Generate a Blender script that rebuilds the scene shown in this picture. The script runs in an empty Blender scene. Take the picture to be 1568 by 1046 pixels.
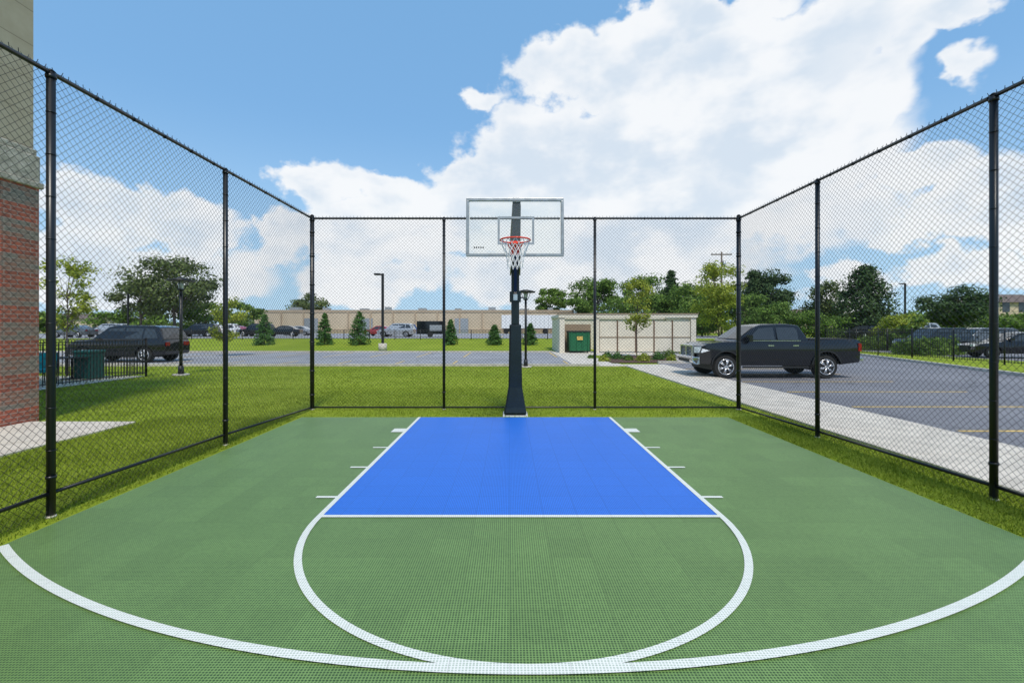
import bpy, bmesh, math, random
import numpy as np
from mathutils import Vector, Matrix
random.seed(7); rng=np.random.default_rng(7)
F=697.0; H=1.70
def PX(px,D): return (px-780)/F*D
def PZ(py,D): return H-(py-503)/F*D
S=bpy.context.scene
COL=S.collection

# ------------------------------------------------------------ materials
def nm(name):
    m=bpy.data.materials.new(name); m.use_nodes=True
    nt=m.node_tree; b=nt.nodes['Principled BSDF']; return m,nt,b
def L(nt,a,b): nt.links.new(a,b)
def MATH(nt,op,a,b=None,c=None,clamp=False):
    n=nt.nodes.new('ShaderNodeMath'); n.operation=op; n.use_clamp=clamp
    for i,v in enumerate((a,b,c)):
        if v is None: continue
        if isinstance(v,(int,float)): n.inputs[i].default_value=v
        else: L(nt,v,n.inputs[i])
    return n.outputs[0]
def MIX(nt,f,a,b,bt='MIX'):
    n=nt.nodes.new('ShaderNodeMix'); n.data_type='RGBA'; n.blend_type=bt
    for s,v in ((n.inputs[0],f),(n.inputs[6],a),(n.inputs[7],b)):
        if isinstance(v,(int,float)): s.default_value=v
        elif isinstance(v,tuple): s.default_value=(v[0],v[1],v[2],1)
        else: L(nt,v,s)
    return n.outputs[2]
def NOISE(nt,vec,scale,detail=4,rough=.55,out=0,dist=0):
    n=nt.nodes.new('ShaderNodeTexNoise'); n.inputs['Scale'].default_value=scale
    n.inputs['Detail'].default_value=detail; n.inputs['Roughness'].default_value=rough
    n.inputs['Distortion'].default_value=dist
    if vec is not None: L(nt,vec,n.inputs['Vector'])
    if out==2: return n.outputs
    return n.outputs[out]
def SS(nt,v,lo,hi,a=0.,b=1.):
    n=nt.nodes.new('ShaderNodeMapRange'); n.interpolation_type='SMOOTHSTEP'
    L(nt,v,n.inputs[0]); n.inputs[1].default_value=lo; n.inputs[2].default_value=hi
    n.inputs[3].default_value=a; n.inputs[4].default_value=b
    return n.outputs[0]
def OBJ(nt): return nt.nodes.new('ShaderNodeTexCoord').outputs['Object']
def BUMP(nt,b,h,s,d=.01):
    n=nt.nodes.new('ShaderNodeBump'); n.inputs['Strength'].default_value=s; n.inputs['Distance'].default_value=d
    L(nt,h,n.inputs['Height']); L(nt,n.outputs[0],b.inputs['Normal'])
def simple(name,c,r=.6,metal=0,var=.15,scale=8,coat=0,spec=.5,bump=0):
    m,nt,b=nm(name); o=OBJ(nt); f=NOISE(nt,o,scale,3,.6)
    k=SS(nt,f,.3,.7)
    L(nt,MIX(nt,k,tuple(x*(1-var) for x in c),tuple(min(1,x*(1+var)) for x in c)),b.inputs['Base Color'])
    b.inputs['Roughness'].default_value=r; b.inputs['Metallic'].default_value=metal
    b.inputs['Coat Weight'].default_value=coat; b.inputs['Coat Roughness'].default_value=.06
    b.inputs['Specular IOR Level'].default_value=spec
    if bump: BUMP(nt,b,f,bump)
    return m
def leafmat(name,dark,light,trans=.25):
    m,nt,b=nm(name); g=nt.nodes.new('ShaderNodeNewGeometry')
    o=OBJ(nt); n=NOISE(nt,o,.9,1)
    k=MATH(nt,'ADD',MATH(nt,'MULTIPLY',g.outputs['Random Per Island'],.6),MATH(nt,'MULTIPLY',SS(nt,n,.35,.65),.4))
    c=MIX(nt,k,dark,light); L(nt,c,b.inputs['Base Color']); b.inputs['Roughness'].default_value=.65
    b.inputs['Specular IOR Level'].default_value=.25
    t=nt.nodes.new('ShaderNodeBsdfTranslucent'); L(nt,c,t.inputs[0])
    mx=nt.nodes.new('ShaderNodeMixShader'); mx.inputs[0].default_value=trans
    L(nt,b.outputs[0],mx.inputs[1]); L(nt,t.outputs[0],mx.inputs[2])
    L(nt,mx.outputs[0],nt.nodes['Material Output'].inputs[0]); return m
def flat(name,c,r):
    m,nt,b=nm(name); b.inputs['Base Color'].default_value=(*c,1); b.inputs['Roughness'].default_value=r; return m
M={}
M['black']=flat('black_vinyl',(.011,.012,.014),.35)
M['iron']=flat('black_iron',(.012,.012,.013),.45)
M['conc']=simple('concrete',(.60,.54,.46),.85,var=.14,scale=3,bump=.15)
M['kerb']=simple('kerb_concrete',(.52,.48,.42),.85,var=.15,scale=4)
M['yellow']=simple('yellow_paint',(.62,.42,.11),.7,var=.25,scale=5)
M['alu']=simple('aluminium',(.40,.41,.42),.4,metal=.5)
M['white']=simple('white_paint',(.8,.8,.8),.5,var=.04)
M['net']=simple('net_cord',(.85,.85,.83),.8,var=.02)
M['rim']=simple('rim_orange',(.85,.065,.025),.35,var=.05)
M['polem']=simple('pole_paint',(.007,.014,.018),.25,var=.15)
M['tire']=simple('tire',(.018,.018,.018),.85)
M['chrome']=simple('chrome',(.75,.75,.77),.14,metal=1,var=.05)
M['chromeR']=simple('alloy',(.65,.65,.67),.28,metal=.8)
M['glassd']=simple('car_glass',(.035,.042,.048),.06,var=.1,spec=.8)
M['pblack']=simple('paint_charcoal',(.005,.006,.009),.2,var=.05,coat=.8,spec=.3)
M['pgrey']=simple('paint_grey',(.10,.11,.12),.3,coat=1)
M['psilver']=simple('paint_silver',(.42,.43,.45),.3,metal=.4,coat=1)
M['pwhite']=simple('paint_white',(.72,.72,.72),.3,coat=1,var=.03)
M['pred']=simple('paint_red',(.35,.02,.02),.3,coat=1)
M['pblue']=simple('paint_blue',(.03,.07,.2),.3,coat=1)
M['tail']=simple('tail_lamp',(.28,.008,.008),.15)
M['lamp']=simple('lamp_lens',(.75,.76,.78),.12)
M['trim']=simple('black_trim',(.015,.015,.015),.6)
M['bark']=simple('bark',(.13,.10,.075),.9,var=.35,scale=12)
M['mulch']=simple('mulch',(.10,.052,.033),.95,var=.5,scale=30)
M['beige']=simple('beige_stucco',(.52,.44,.32),.85,var=.05,scale=2)
M['tan']=simple('tan_band',(.34,.26,.18),.85,var=.08)
M['ware']=simple('warehouse_wall',(.56,.45,.32),.85,var=.07,scale=.4)
M['wareb']=simple('warehouse_band',(.44,.34,.24),.85,var=.07,scale=.4)
M['panel']=simple('enclosure_panel',(.70,.64,.52),.75,var=.05,scale=2)
M['brown']=simple('brown_trim',(.13,.075,.045),.7)
M['green']=simple('dumpster_green',(.012,.13,.05),.5)
M['dgreen']=simple('bin_green',(.01,.10,.08),.5)
M['teal']=simple('teal_fabric',(.01,.34,.36),.8)
M['roof']=simple('roof_shingle',(.15,.11,.09),.9)
M['wood']=simple('utility_wood',(.14,.11,.085),.9)
M['leafA']=leafmat('leaf_mid',(.05,.10,.018),(.22,.34,.055))
M['leafB']=leafmat('leaf_dark',(.024,.05,.018),(.09,.15,.045),.12)
M['leafY']=leafmat('leaf_yellow',(.17,.23,.025),(.50,.54,.08),.3)
M['leafG']=leafmat('leaf_evergreen',(.03,.085,.02),(.12,.25,.05),.12)
M['leafO']=leafmat('leaf_olive',(.05,.075,.025),(.20,.25,.08),.2)
M['grassb']=leafmat('grass_blade',(.145,.205,.016),(.33,.41,.045),.25)

def asphalt(name,c0,c1):
    m,nt,b=nm(name); o=OBJ(nt)
    a=NOISE(nt,o,.35,4,.6); f=NOISE(nt,o,90,1,.6)
    c=MIX(nt,SS(nt,a,.3,.7),c0,c1)
    c=MIX(nt,SS(nt,f,.35,.7,0,.35),c,(.30,.30,.315))
    v=nt.nodes.new('ShaderNodeTexVoronoi'); v.feature='DISTANCE_TO_EDGE'; v.inputs['Scale'].default_value=.22
    d=nt.nodes.new('ShaderNodeVectorMath'); d.operation='ADD'; L(nt,o,d.inputs[0]); L(nt,NOISE(nt,o,.8,3,.6,1),d.inputs[1]); L(nt,d.outputs[0],v.inputs['Vector'])
    c=MIX(nt,SS(nt,v.outputs[0],.0,.010,.5,0),c,(.05,.05,.052))
    L(nt,c,b.inputs['Base Color']); b.inputs['Roughness'].default_value=.85; return m
M['asph']=asphalt('asphalt',(.135,.132,.148),(.20,.195,.21)); M['asph2']=asphalt('asphalt_grazing_light',(.24,.24,.255),(.33,.33,.345))  # second asphalt is paler: grazing light on distant pavement put into its colour
def stone():
    m,nt,b=nm('cast_stone'); o=OBJ(nt); f=NOISE(nt,o,9,5,.7)
    L(nt,MIX(nt,SS(nt,f,.3,.7),(.36,.32,.24),(.64,.57,.46)),b.inputs['Base Color']); b.inputs['Roughness'].default_value=.9
    BUMP(nt,b,f,1.0,.06); return m
M['stone']=stone()
def siding():
    m,nt,b=nm('beige_siding'); o=OBJ(nt); s=nt.nodes.new('ShaderNodeSeparateXYZ'); L(nt,o,s.inputs[0])
    fr=MATH(nt,'FRACT',MATH(nt,'DIVIDE',s.outputs[2],.62))
    g=SS(nt,fr,.0,.035,1,0)
    c=MIX(nt,SS(nt,NOISE(nt,o,3,5),.3,.7),(.46,.37,.25),(.52,.43,.30))
    L(nt,MIX(nt,g,c,(.22,.17,.11)),b.inputs['Base Color']); b.inputs['Roughness'].default_value=.85; return m
M['siding']=siding()
def brick():
    m,nt,b=nm('brick'); o=OBJ(nt); s=nt.nodes.new('ShaderNodeSeparateXYZ'); L(nt,o,s.inputs[0])
    u=MATH(nt,'ADD',s.outputs[0],s.outputs[1]); c=nt.nodes.new('ShaderNodeCombineXYZ')
    L(nt,u,c.inputs[0]); L(nt,s.outputs[2],c.inputs[1])
    def br(c1,c2):
        t=nt.nodes.new('ShaderNodeTexBrick'); L(nt,c.outputs[0],t.inputs['Vector'])
        t.inputs['Scale'].default_value=1; t.inputs['Brick Width'].default_value=.215; t.inputs['Row Height'].default_value=.075
        t.inputs['Mortar Size'].default_value=.007; t.inputs['Mortar Smooth'].default_value=.3
        t.inputs['Color1'].default_value=(*c1,1); t.inputs['Color2'].default_value=(*c2,1); t.inputs['Mortar'].default_value=(.42,.36,.30,1)
        t.inputs['Bias'].default_value=-.1; return t
    t1=br((.52,.12,.065),(.33,.085,.05)); t2=br((.25,.22,.17),(.40,.15,.09))
    fr=MATH(nt,'FRACT',MATH(nt,'DIVIDE',s.outputs[2],.60))
    k=MATH(nt,'GREATER_THAN',fr,.5)
    col=MIX(nt,k,t1.outputs[0],t2.outputs[0])
    col=MIX(nt,SS(nt,NOISE(nt,o,10,4),.3,.7,0,.35),col,(.28,.17,.12))
    L(nt,col,b.inputs['Base Color']); b.inputs['Roughness'].default_value=.9
    BUMP(nt,b,t1.outputs[1],-.6,.01); return m
M['brick']=brick()
def court(name,base,hole,var=.06):
    m,nt,b=nm(name); o=OBJ(nt); s=nt.nodes.new('ShaderNodeSeparateXYZ'); L(nt,o,s.inputs[0])
    x,y=s.outputs[0],s.outputs[1]; p=.034
    a=MATH(nt,'SINE',MATH(nt,'MULTIPLY',x,2*math.pi/p)); c=MATH(nt,'SINE',MATH(nt,'MULTIPLY',y,2*math.pi/p))
    v=MATH(nt,'ABSOLUTE',MATH(nt,'MULTIPLY',a,c))
    n2=NOISE(nt,o,45,3,.75)
    v=MATH(nt,'ADD',v,MATH(nt,'MULTIPLY',MATH(nt,'SUBTRACT',n2,.5),.8))
    h=SS(nt,v,.22,.72)
    T=.3048
    fx=MATH(nt,'DIVIDE',x,T); fy=MATH(nt,'DIVIDE',y,T)
    cb=nt.nodes.new('ShaderNodeCombineXYZ'); L(nt,MATH(nt,'FLOOR',fx),cb.inputs[0]); L(nt,MATH(nt,'FLOOR',fy),cb.inputs[1])
    wn=nt.nodes.new('ShaderNodeTexWhiteNoise'); wn.noise_dimensions='3D'; L(nt,cb.outputs[0],wn.inputs['Vector'])
    n=NOISE(nt,o,1.1,4,.65)
    k=MATH(nt,'ADD',MATH(nt,'MULTIPLY',wn.outputs[0],.35),MATH(nt,'MULTIPLY',n,.65))
    col=MIX(nt,k,tuple(z*(1-var*2) for z in base),tuple(z*(1+var*2) for z in base))
    ex=MATH(nt,'LESS_THAN',MATH(nt,'FRACT',fx),.014); ey=MATH(nt,'LESS_THAN',MATH(nt,'FRACT',fy),.014)
    col=MIX(nt,h,col,hole)
    col=MIX(nt,MATH(nt,'MULTIPLY',MATH(nt,'MAXIMUM',ex,ey),.45),col,tuple(z*.4 for z in base))
    L(nt,col,b.inputs['Base Color']); b.inputs['Roughness'].default_value=.5; b.inputs['Specular IOR Level'].default_value=.35
    return m
M['cgreen']=court('court_tile_green',(.185,.31,.098),(.035,.075,.025),.10)
M['cblue']=court('court_tile_blue',(.028,.185,.72),(.014,.10,.46),.04)
M['cwhite']=court('court_tile_line',(.82,.82,.78),(.48,.55,.46),.02)
def grassm():
    m,nt,b=nm('grass'); o=OBJ(nt)
    n1=NOISE(nt,o,.25,4,.6); n2=NOISE(nt,o,3,4,.7); n3=NOISE(nt,o,60,2,.7)
    c=MIX(nt,SS(nt,n1,.3,.7),(.215,.29,.018),(.30,.37,.032))
    c=MIX(nt,SS(nt,n2,.45,.75,0,.5),c,(.34,.35,.07))
    c=MIX(nt,SS(nt,n3,.3,.75,0,.6),c,(.12,.17,.015))
    L(nt,c,b.inputs['Base Color']); b.inputs['Roughness'].default_value=.95; b.inputs['Specular IOR Level'].default_value=.1
    return m
M['grass']=grassm()
def bglass():
    m,nt,b=nm('backboard_glass'); b.inputs['Base Color'].default_value=(.8,.85,.88,1); b.inputs['Roughness'].default_value=.03
    t=nt.nodes.new('ShaderNodeBsdfTransparent'); t.inputs[0].default_value=(.97,.985,.98,1)
    mx=nt.nodes.new('ShaderNodeMixShader'); mx.inputs[0].default_value=.05
    L(nt,t.outputs[0],mx.inputs[1]); L(nt,b.outputs[0],mx.inputs[2]); L(nt,mx.outputs[0],nt.nodes['Material Output'].inputs[0]); return m
M['bglass']=bglass()

# ------------------------------------------------------------ mesh builder
def empty(name,loc=(0,0,0),rz=0):
    e=bpy.data.objects.new(name,None); e.location=loc; e.rotation_euler=(0,0,rz); e.empty_display_size=.2
    COL.objects.link(e); return e
class MB:
    def __init__(s): s.v=[]; s.f=[]; s.m=[]; s.sm=[]; s.mats=[]
    def mi(s,k):
        if k not in s.mats: s.mats.append(k)
        return s.mats.index(k)
    def face(s,pts,k,smooth=False):
        i=len(s.v); s.v+= [tuple(p) for p in pts]; s.f.append(tuple(range(i,i+len(pts)))); s.m.append(s.mi(k)); s.sm.append(smooth)
    def box(s,x0,x1,y0,y1,z0,z1,k):
        i=len(s.v); s.v+=[(x0,y0,z0),(x1,y0,z0),(x1,y1,z0),(x0,y1,z0),(x0,y0,z1),(x1,y0,z1),(x1,y1,z1),(x0,y1,z1)]
        for f in ((0,3,2,1),(4,5,6,7),(0,1,5,4),(1,2,6,5),(2,3,7,6),(3,0,4,7)):
            s.f.append(tuple(i+j for j in f)); s.m.append(s.mi(k)); s.sm.append(False)
    def cyl(s,p0,p1,r0,r1=None,n=12,k='black',caps=True,smooth=True):
        if r1 is None: r1=r0
        p0=Vector(p0); p1=Vector(p1); d=(p1-p0).normalized()
        a=Vector((0,0,1)) if abs(d.z)<.9 else Vector((1,0,0))
        u=d.cross(a).normalized(); w=d.cross(u)
        i=len(s.v)
        for p,r in ((p0,r0),(p1,r1)):
            for j in range(n):
                t=2*math.pi*j/n+math.pi/n; s.v.append(tuple(p+u*math.cos(t)*r+w*math.sin(t)*r))
        mi=s.mi(k)
        for j in range(n):
            j2=(j+1)%n; s.f.append((i+j,i+j2,i+n+j2,i+n+j)); s.m.append(mi); s.sm.append(smooth)
        if caps:
            s.f.append(tuple(i+j for j in range(n))[::-1]); s.m.append(mi); s.sm.append(False)
            s.f.append(tuple(i+n+j for j in range(n))); s.m.append(mi); s.sm.append(False)
    def prism(s,poly,y0,y1,k,yf=None):
        n=len(poly); i=len(s.v)
        for side,y in ((0,y0),(1,y1)):
            for x,z in poly:
                yy=y
                if yf: 
                    ins=yf(x,z); yy=y+ins if side==0 else y-ins
                s.v.append((x,yy,z))
        mi=s.mi(k)
        s.f.append(tuple(i+j for j in range(n))); s.m.append(mi); s.sm.append(False)
        s.f.append(tuple(i+n+j for j in range(n))[::-1]); s.m.append(mi); s.sm.append(False)
        for j in range(n):
            j2=(j+1)%n; s.f.append((i+j,i+n+j,i+n+j2,i+j2)); s.m.append(mi); s.sm.append(False)
    def build(s,name,parent=None,bevel=0,seg=2,cuts=None,disp=None):
        me=bpy.data.meshes.new(name); me.from_pydata(s.v,[],s.f)
        for k in s.mats: me.materials.append(M[k])
        me.polygons.foreach_set('material_index',s.m); me.polygons.foreach_set('use_smooth',s.sm); me.update()
        o=bpy.data.objects.new(name,me); COL.objects.link(o)
        if parent: o.parent=parent
        if bevel or cuts:
            bm=bmesh.new(); bm.from_mesh(me); bmesh.ops.remove_doubles(bm,verts=bm.verts,dist=1e-5)
            if cuts:
                for ax,val in cuts:
                    co=[0,0,0]; co[ax]=val; no=[0,0,0]; no[ax]=1
                    bmesh.ops.bisect_plane(bm,geom=bm.verts[:]+bm.edges[:]+bm.faces[:],plane_co=co,plane_no=no,dist=1e-4)
                for v in bm.verts: v.co=Vector(disp(v.co))
                for f in bm.faces: f.smooth=True
            bmesh.ops.recalc_face_normals(bm,faces=bm.faces)
            if cuts:
                for ed in bm.edges:
                    if len(ed.link_faces)==2 and ed.calc_face_angle(0)>math.radians(32): ed.smooth=False
            bm.to_mesh(me); bm.free()
            if bevel:
                b=o.modifiers.new('b','BEVEL'); b.width=bevel; b.segments=seg; b.limit_method='ANGLE'; b.angle_limit=math.radians(32); b.harden_normals=bool(cuts)
        return o
def sheet(name,poly,z,k,parent=None):
    b=MB(); b.face([(x,y,z) for x,y in poly],k); return b.build(name,parent)
def rect(name,x0,x1,y0,y1,z,k,parent=None): return sheet(name,[(x0,y0),(x1,y0),(x1,y1),(x0,y1)],z,k,parent)

# ------------------------------------------------------------ ground
def gz(y):
    t=min(1,max(0,(y-36)/12)); return .6*t*t*(3-2*t)
ys=[-400,-60,0,20,36]+[36+12*i/12 for i in range(1,13)]+[70,120,300,1800]
xs=[-1800,-200,-60,-20,0,20,60,200,1800]
gv=[(x,y,gz(y)) for y in ys for x in xs]; nx=len(xs)
gf=[(j*nx+i,j*nx+i+1,(j+1)*nx+i+1,(j+1)*nx+i) for j in range(len(ys)-1) for i in range(nx-1)]
me=bpy.data.meshes.new('ground'); me.from_pydata(gv,[],gf); me.materials.append(M['grass'])
for p in me.polygons: p.use_smooth=True
g=bpy.data.objects.new('ground',me); COL.objects.link(g)

rect('asphalt_drive_road',-90,3.0,20.5,32,.006,'asph2')
sheet('parking_lot_pavement',[(7.15,-20),(16,-20),(18,15.8),(22.3,29.6),(22.3,32.3),(10.3,32.3),(10.3,22),(7.15,22)],.006,'asph')
rect('far_parking_lot_pavement',-160,30,49,99,.612,'asph2')
sheet('side_parking_lot_pavement',[(26.5,8),(90,8),(90,35),(26.5,35)],.006,'asph')
rect('dumpster_pad_pavement',3.0,10.3,28.5,33.8,.012,'conc')
rect('ramp_pavement',3.0,5.0,20.5,28.5,.010,'conc')
b=MB(); y=-12.0
while y<20.5:
    b.box(5.2,7.14,y+.006,y+1.5-.006,-.05,.045,'conc'); y+=1.5
b.box(4.0,5.19,20.3,21.6,-.05,.04,'conc')
b.build('sidewalk',bevel=.008,seg=1)
b=MB(); y=-13.2
for i in range(14):
    b.box(-8.62,-6.72,y+.005,y+1.52,-.05,.03,'conc'); y+=1.5285
b.build('building_walkway',bevel=.008,seg=1)
rect('patio_pavement',-24,-12.9,9,16.2,.01,'conc')
b=MB()
b.box(-90,4.0,20.34,20.5,-.02,.11,'kerb'); b.box(-90,3.0,32,32.16,-.02,.11,'kerb')
def strip(b,p,q,w,z0,z1,k):
    d=Vector((q[0]-p[0],q[1]-p[1])).normalized(); n=Vector((-d.y,d.x))*w
    P=[(p[0],p[1]),(q[0],q[1]),(q[0]-n.x,q[1]-n.y),(p[0]-n.x,p[1]-n.y)]
    b.face([(x,y,z1) for x,y in P],k)
    for i in range(4):
        a,c=P[i],P[(i+1)%4]; b.face([(a[0],a[1],z0),(c[0],c[1],z0),(c[0],c[1],z1),(a[0],a[1],z1)],k)
strip(b,(16,-20),(18,15.8),.16,-.02,.12,'kerb'); strip(b,(18,15.8),(22.3,29.6),.16,-.02,.12,'kerb'); strip(b,(22.3,29.6),(22.3,32.3),.16,-.02,.12,'kerb')
b.box(10.14,10.3,22,28.5,-.02,.12,'kerb'); b.box(7.2,10.14,22,22.16,-.02,.12,'kerb')
b.build('kerb')
sheet('mulch_bed',[(5.0,22.2),(10.14,22.2),(10.14,28.4),(6.8,28.4),(5.2,26.5)],.03,'mulch')
b=MB()
for i in range(-6,6):
    y=7.45+2.32*i
    if y<20: b.face([(7.4,y,.012),(12.2,y,.012),(12.2,y+.1,.012),(7.4,y+.1,.012)],'yellow')
for i in range(18):
    x=-44+2.75*i
    b.face([(x,26.8,.012),(x+.1,26.8,.012),(x+.1,31.8,.012),(x,31.8,.012)],'yellow')
    b.face([(x,20.7,.012),(x+.1,20.7,.012),(x+.1,23.6,.012),(x,23.6,.012)],'yellow')
for i in range(40):
    x=-100+2.75*i
    b.face([(x,55,.62),(x+.1,55,.62),(x+.1,65,.62),(x,65,.62)],'yellow')
b.build('parking_markings')

# ------------------------------------------------------------ court
CX=.10
rect('court_surface',CX-4.05,CX+4.05,-7.0,8.66,.012,'cgreen')
rect('court_key_area',CX-1.83,CX+1.83,4.09,8.64,.0155,'cblue')
b=MB(); z=.019; w=.05
b.face([(CX-1.83,4.06,z),(CX+1.83,4.06,z),(CX+1.83,4.11,z),(CX-1.83,4.11,z)],'cwhite')
for s in (-1,1):
    x0,x1=sorted((CX+s*1.83,CX+s*1.78)); b.face([(x0,4.11,z),(x1,4.11,z),(x1,8.64,z),(x0,8.64,z)],'cwhite')
    for (py,wd,ln) in ((763.5,.05,.2),(717.5,.05,.2),(687,.05,.2),(660.5,.26,.2)):
        D=1185/(py-503); x0,x1=sorted((CX+s*1.83,CX+s*(1.83+ln)))
        b.face([(x0,D-wd/2,z),(x1,D-wd/2,z),(x1,D+wd/2,z),(x0,D+wd/2,z)],'cwhite')
def arc(b,cy,R,w,t0,t1,n,zz):
    for i in range(n):
        a=t0+(t1-t0)*i/n; c=t0+(t1-t0)*(i+1)/n
        P=[]
        for r,t in ((R,a),(R,c),(R-w,c),(R-w,a)): P.append((CX+r*math.sin(t),cy-r*math.cos(t),zz))
        b.face(P,'cwhite')
arc(b,4.06,1.83,.055,-math.pi/2,math.pi/2,72,z)
arc(b,2.23+6.95,6.97,.06,-.618,.618,96,z+.0035)
b.build('court_lines')

# ------------------------------------------------------------ chain link fence
def fence_run(name,A,B,posts,rails,Hh=4.0):
    e=empty(name)
    A=Vector(A); B=Vector(B); d=(B-A); Ln=d.length; d.normalize()
    def P(u,z,off=0): q=A+d*u; n=Vector((-d.y,d.x))*off; return (q.x+n.x,q.y+n.y,z)
    r=.0019; sp=.0725; zb=.03; zt=Hh+.035
    hh=zt-zb
    # wires as chains of short prisms (shared rings), woven slightly in depth
    V=[];Fc=[]
    nrm=np.array([-d.y,d.x,0.]); dd=np.array([d.x,d.y,0.]); up=np.array([0,0,1.]); org=np.array([A.x,A.y,0.])
    step=sp*2
    for fam in (0,1):
        sg=1 if fam==0 else -1
        side=(dd*sg*-1+up)/math.sqrt(2)
        s=-hh
        while s<Ln:
            u0=max(0,s); u1=min(Ln,s+hh)
            if u1-u0>.02:
                n=max(1,int(math.ceil((u1-u0)/step))); uu=np.linspace(u0,u1,n+1); zz=zb+(uu-s)
                ux=uu if fam==0 else Ln-uu
                sag=.004*np.sin(zz*1.7+ux*2.1)+random.uniform(-.0025,.0025)
                C=org[None]+dd[None]*ux[:,None]+up[None]*(zz+sag)[:,None]+nrm[None]*(.0025*sg+.006*np.sin(ux*1.3)*np.sin(zz*1.1))[:,None]
                i0=len(V)*1
                base=sum(len(x) for x in V) if False else fence_run.cnt
                rings=[C+r*(nrm*math.cos(t)+side*math.sin(t))[None] for t in (0,2.094,4.189)]
                R_=np.stack(rings,1).reshape(-1,3); V.append(R_)
                for i in range(n):
                    for j in range(3):
                        a0=base+i*3+j; a1=base+i*3+(j+1)%3; Fc.append((a0,a1,a1+3,a0+3))
                fence_run.cnt+=len(R_)
            s+=sp
    VV=np.concatenate(V); me=bpy.data.meshes.new('mesh_wire'); me.from_pydata(VV.tolist(),[],Fc); me.materials.append(M['black']); me.polygons.foreach_set('use_smooth',[True]*len(Fc)); me.update()
    o=bpy.data.objects.new('mesh_wire',me); COL.objects.link(o); o.parent=e
    b=MB()
    u=0
    while u<Ln:
        b.cyl(P(u,Hh+.02),P(u+random.uniform(-.012,.012),Hh+.055,random.uniform(-.01,.01)),.003,n=3,k='black',caps=False); u+=.0725
    b.build('wire_tips',e)
    b=MB()
    b.cyl(P(0,Hh),P(Ln,Hh),.021,n=10)
    for i in range(len(rails)-1):
        (u0,z0),(u1,z1)=rails[i],rails[i+1]; b.cyl(P(u0,z0),P(u1,z1),.017,n=8)
    b.build('rails',e)
    b=MB()
    for u,rr in posts:
        big=rr>.035
        b.cyl(P(u,-.3),P(u,Hh+(.05 if big else .01)),rr,n=14)
        b.cyl(P(u,Hh+(.05 if big else .01)),P(u,Hh+(.08 if big else .03)),rr*1.08,rr*.5,n=14)
        b.cyl(P(u,Hh-.05),P(u,Hh-.02),rr*1.22,n=14)
        for zz in ([.3,.8,1.4,2.0,2.6,3.2,3.7] if big else [.35]): b.cyl(P(u,zz),P(u,zz+.025),rr*1.2,n=14)
        for zz in np.arange(.6,3.9,.38): b.cyl(P(u,zz),P(u,zz+.008),rr*1.12,n=10)
        b.cyl(P(u,.0),P(u,.02),rr*1.3,rr*1.1,n=14,k='kerb')
    for i in range(int(Ln/.45)): b.cyl(P(i*.45+.2,Hh-.003),P(i*.45+.212,Hh-.003),.0245,n=8)
    b.build('posts',e)
    return e
FL=-4.13; FR=4.80; FD=9.53; y0=-6.9
def u_(D): return D-y0
def FR_(*a):
    fence_run.cnt=0; return fence_run(*a)
FR_('chain_link_fence',(FL,y0),(FL,FD-.04),[(u_(p),.033) for p in (-6.5,-4,-1.4,1.3,4.10,6.62)],[(0,.22),(u_(4.1),.22),(u_(6.62),.16),(u_(FD)-.04,.05)])
FR_('chain_link_fence',(FR,y0),(FR,FD-.04),[(u_(p),.033) for p in (-6.1,-3.5,-.9,1.8,4.51,7.09)],[(0,.15),(u_(4.51),.14),(u_(7.09),.10),(u_(FD)-.04,.05)])
FR_('chain_link_fence',(FL,FD),(FR,FD),[(0,.043),(-1.37-FL,.03),(1.79-FL,.03),(FR-FL,.043)],[(0,.05),(FR-FL,.05)])

# ------------------------------------------------------------ hoop
e=empty('basketball_hoop'); PY=8.98; PXc=.115
b=MB()
b.box(PXc-.24,PXc+.24,PY-.22,PY+.24,0,.02,'white')
b.box(PXc-.2,PXc+.2,PY-.18,PY+.2,.02,.04,'polem')
for sx in (-.17,.17):
    for sy in (-.15,.17): b.cyl((PXc+sx,PY+sy,.04),(PXc+sx,PY+sy,.08),.015,n=6,k='alu')
b.build('base_plate',e)
b=MB()
def frus(b,z0,z1,w0,d0,w1,d1,k,cy=PY):
    P=[(PXc-w0,cy-d0,z0),(PXc+w0,cy-d0,z0),(PXc+w0,cy+d0,z0),(PXc-w0,cy+d0,z0)]
    Q=[(PXc-w1,cy-d1,z1),(PXc+w1,cy-d1,z1),(PXc+w1,cy+d1,z1),(PXc-w1,cy+d1,z1)]
    i=len(b.v); b.v+=P+Q; mi=b.mi(k)
    for f in ((0,3,2,1),(4,5,6,7),(0,1,5,4),(1,2,6,5),(2,3,7,6),(3,0,4,7)): b.f.append(tuple(i+j for j in f)); b.m.append(mi); b.sm.append(False)
frus(b,.04,.16,.225,.19,.20,.17,'polem'); frus(b,.16,.55,.20,.17,.135,.14,'polem'); frus(b,.55,1.78,.135,.14,.115,.12,'polem')
b.build('padded_base',e,bevel=.03,seg=3)
b=MB()
frus(b,1.78,3.72,.078,.078,.078,.078,'polem')
frus(b,3.72,3.735,.085,.085,.085,.085,'polem')
b.build('pole',e,bevel=.012)
b=MB(); BY=7.28
def bar(b,p,q,w,h,k):
    p=Vector(p); q=Vector(q); d=(q-p).normalized(); s=Vector((1,0,0))*w; n=d.cross(Vector((1,0,0))).normalized()*h
    P=[p-s-n,p+s-n,p+s+n,p-s+n]; Q=[q-s-n,q+s-n,q+s+n,q-s+n]
    i=len(b.v); b.v+=[tuple(v) for v in P+Q]; mi=b.mi(k)
    for f in ((0,3,2,1),(4,5,6,7),(0,1,5,4),(1,2,6,5),(2,3,7,6),(3,0,4,7)): b.f.append(tuple(i+j for j in f)); b.m.append(mi); b.sm.append(False)
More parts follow.
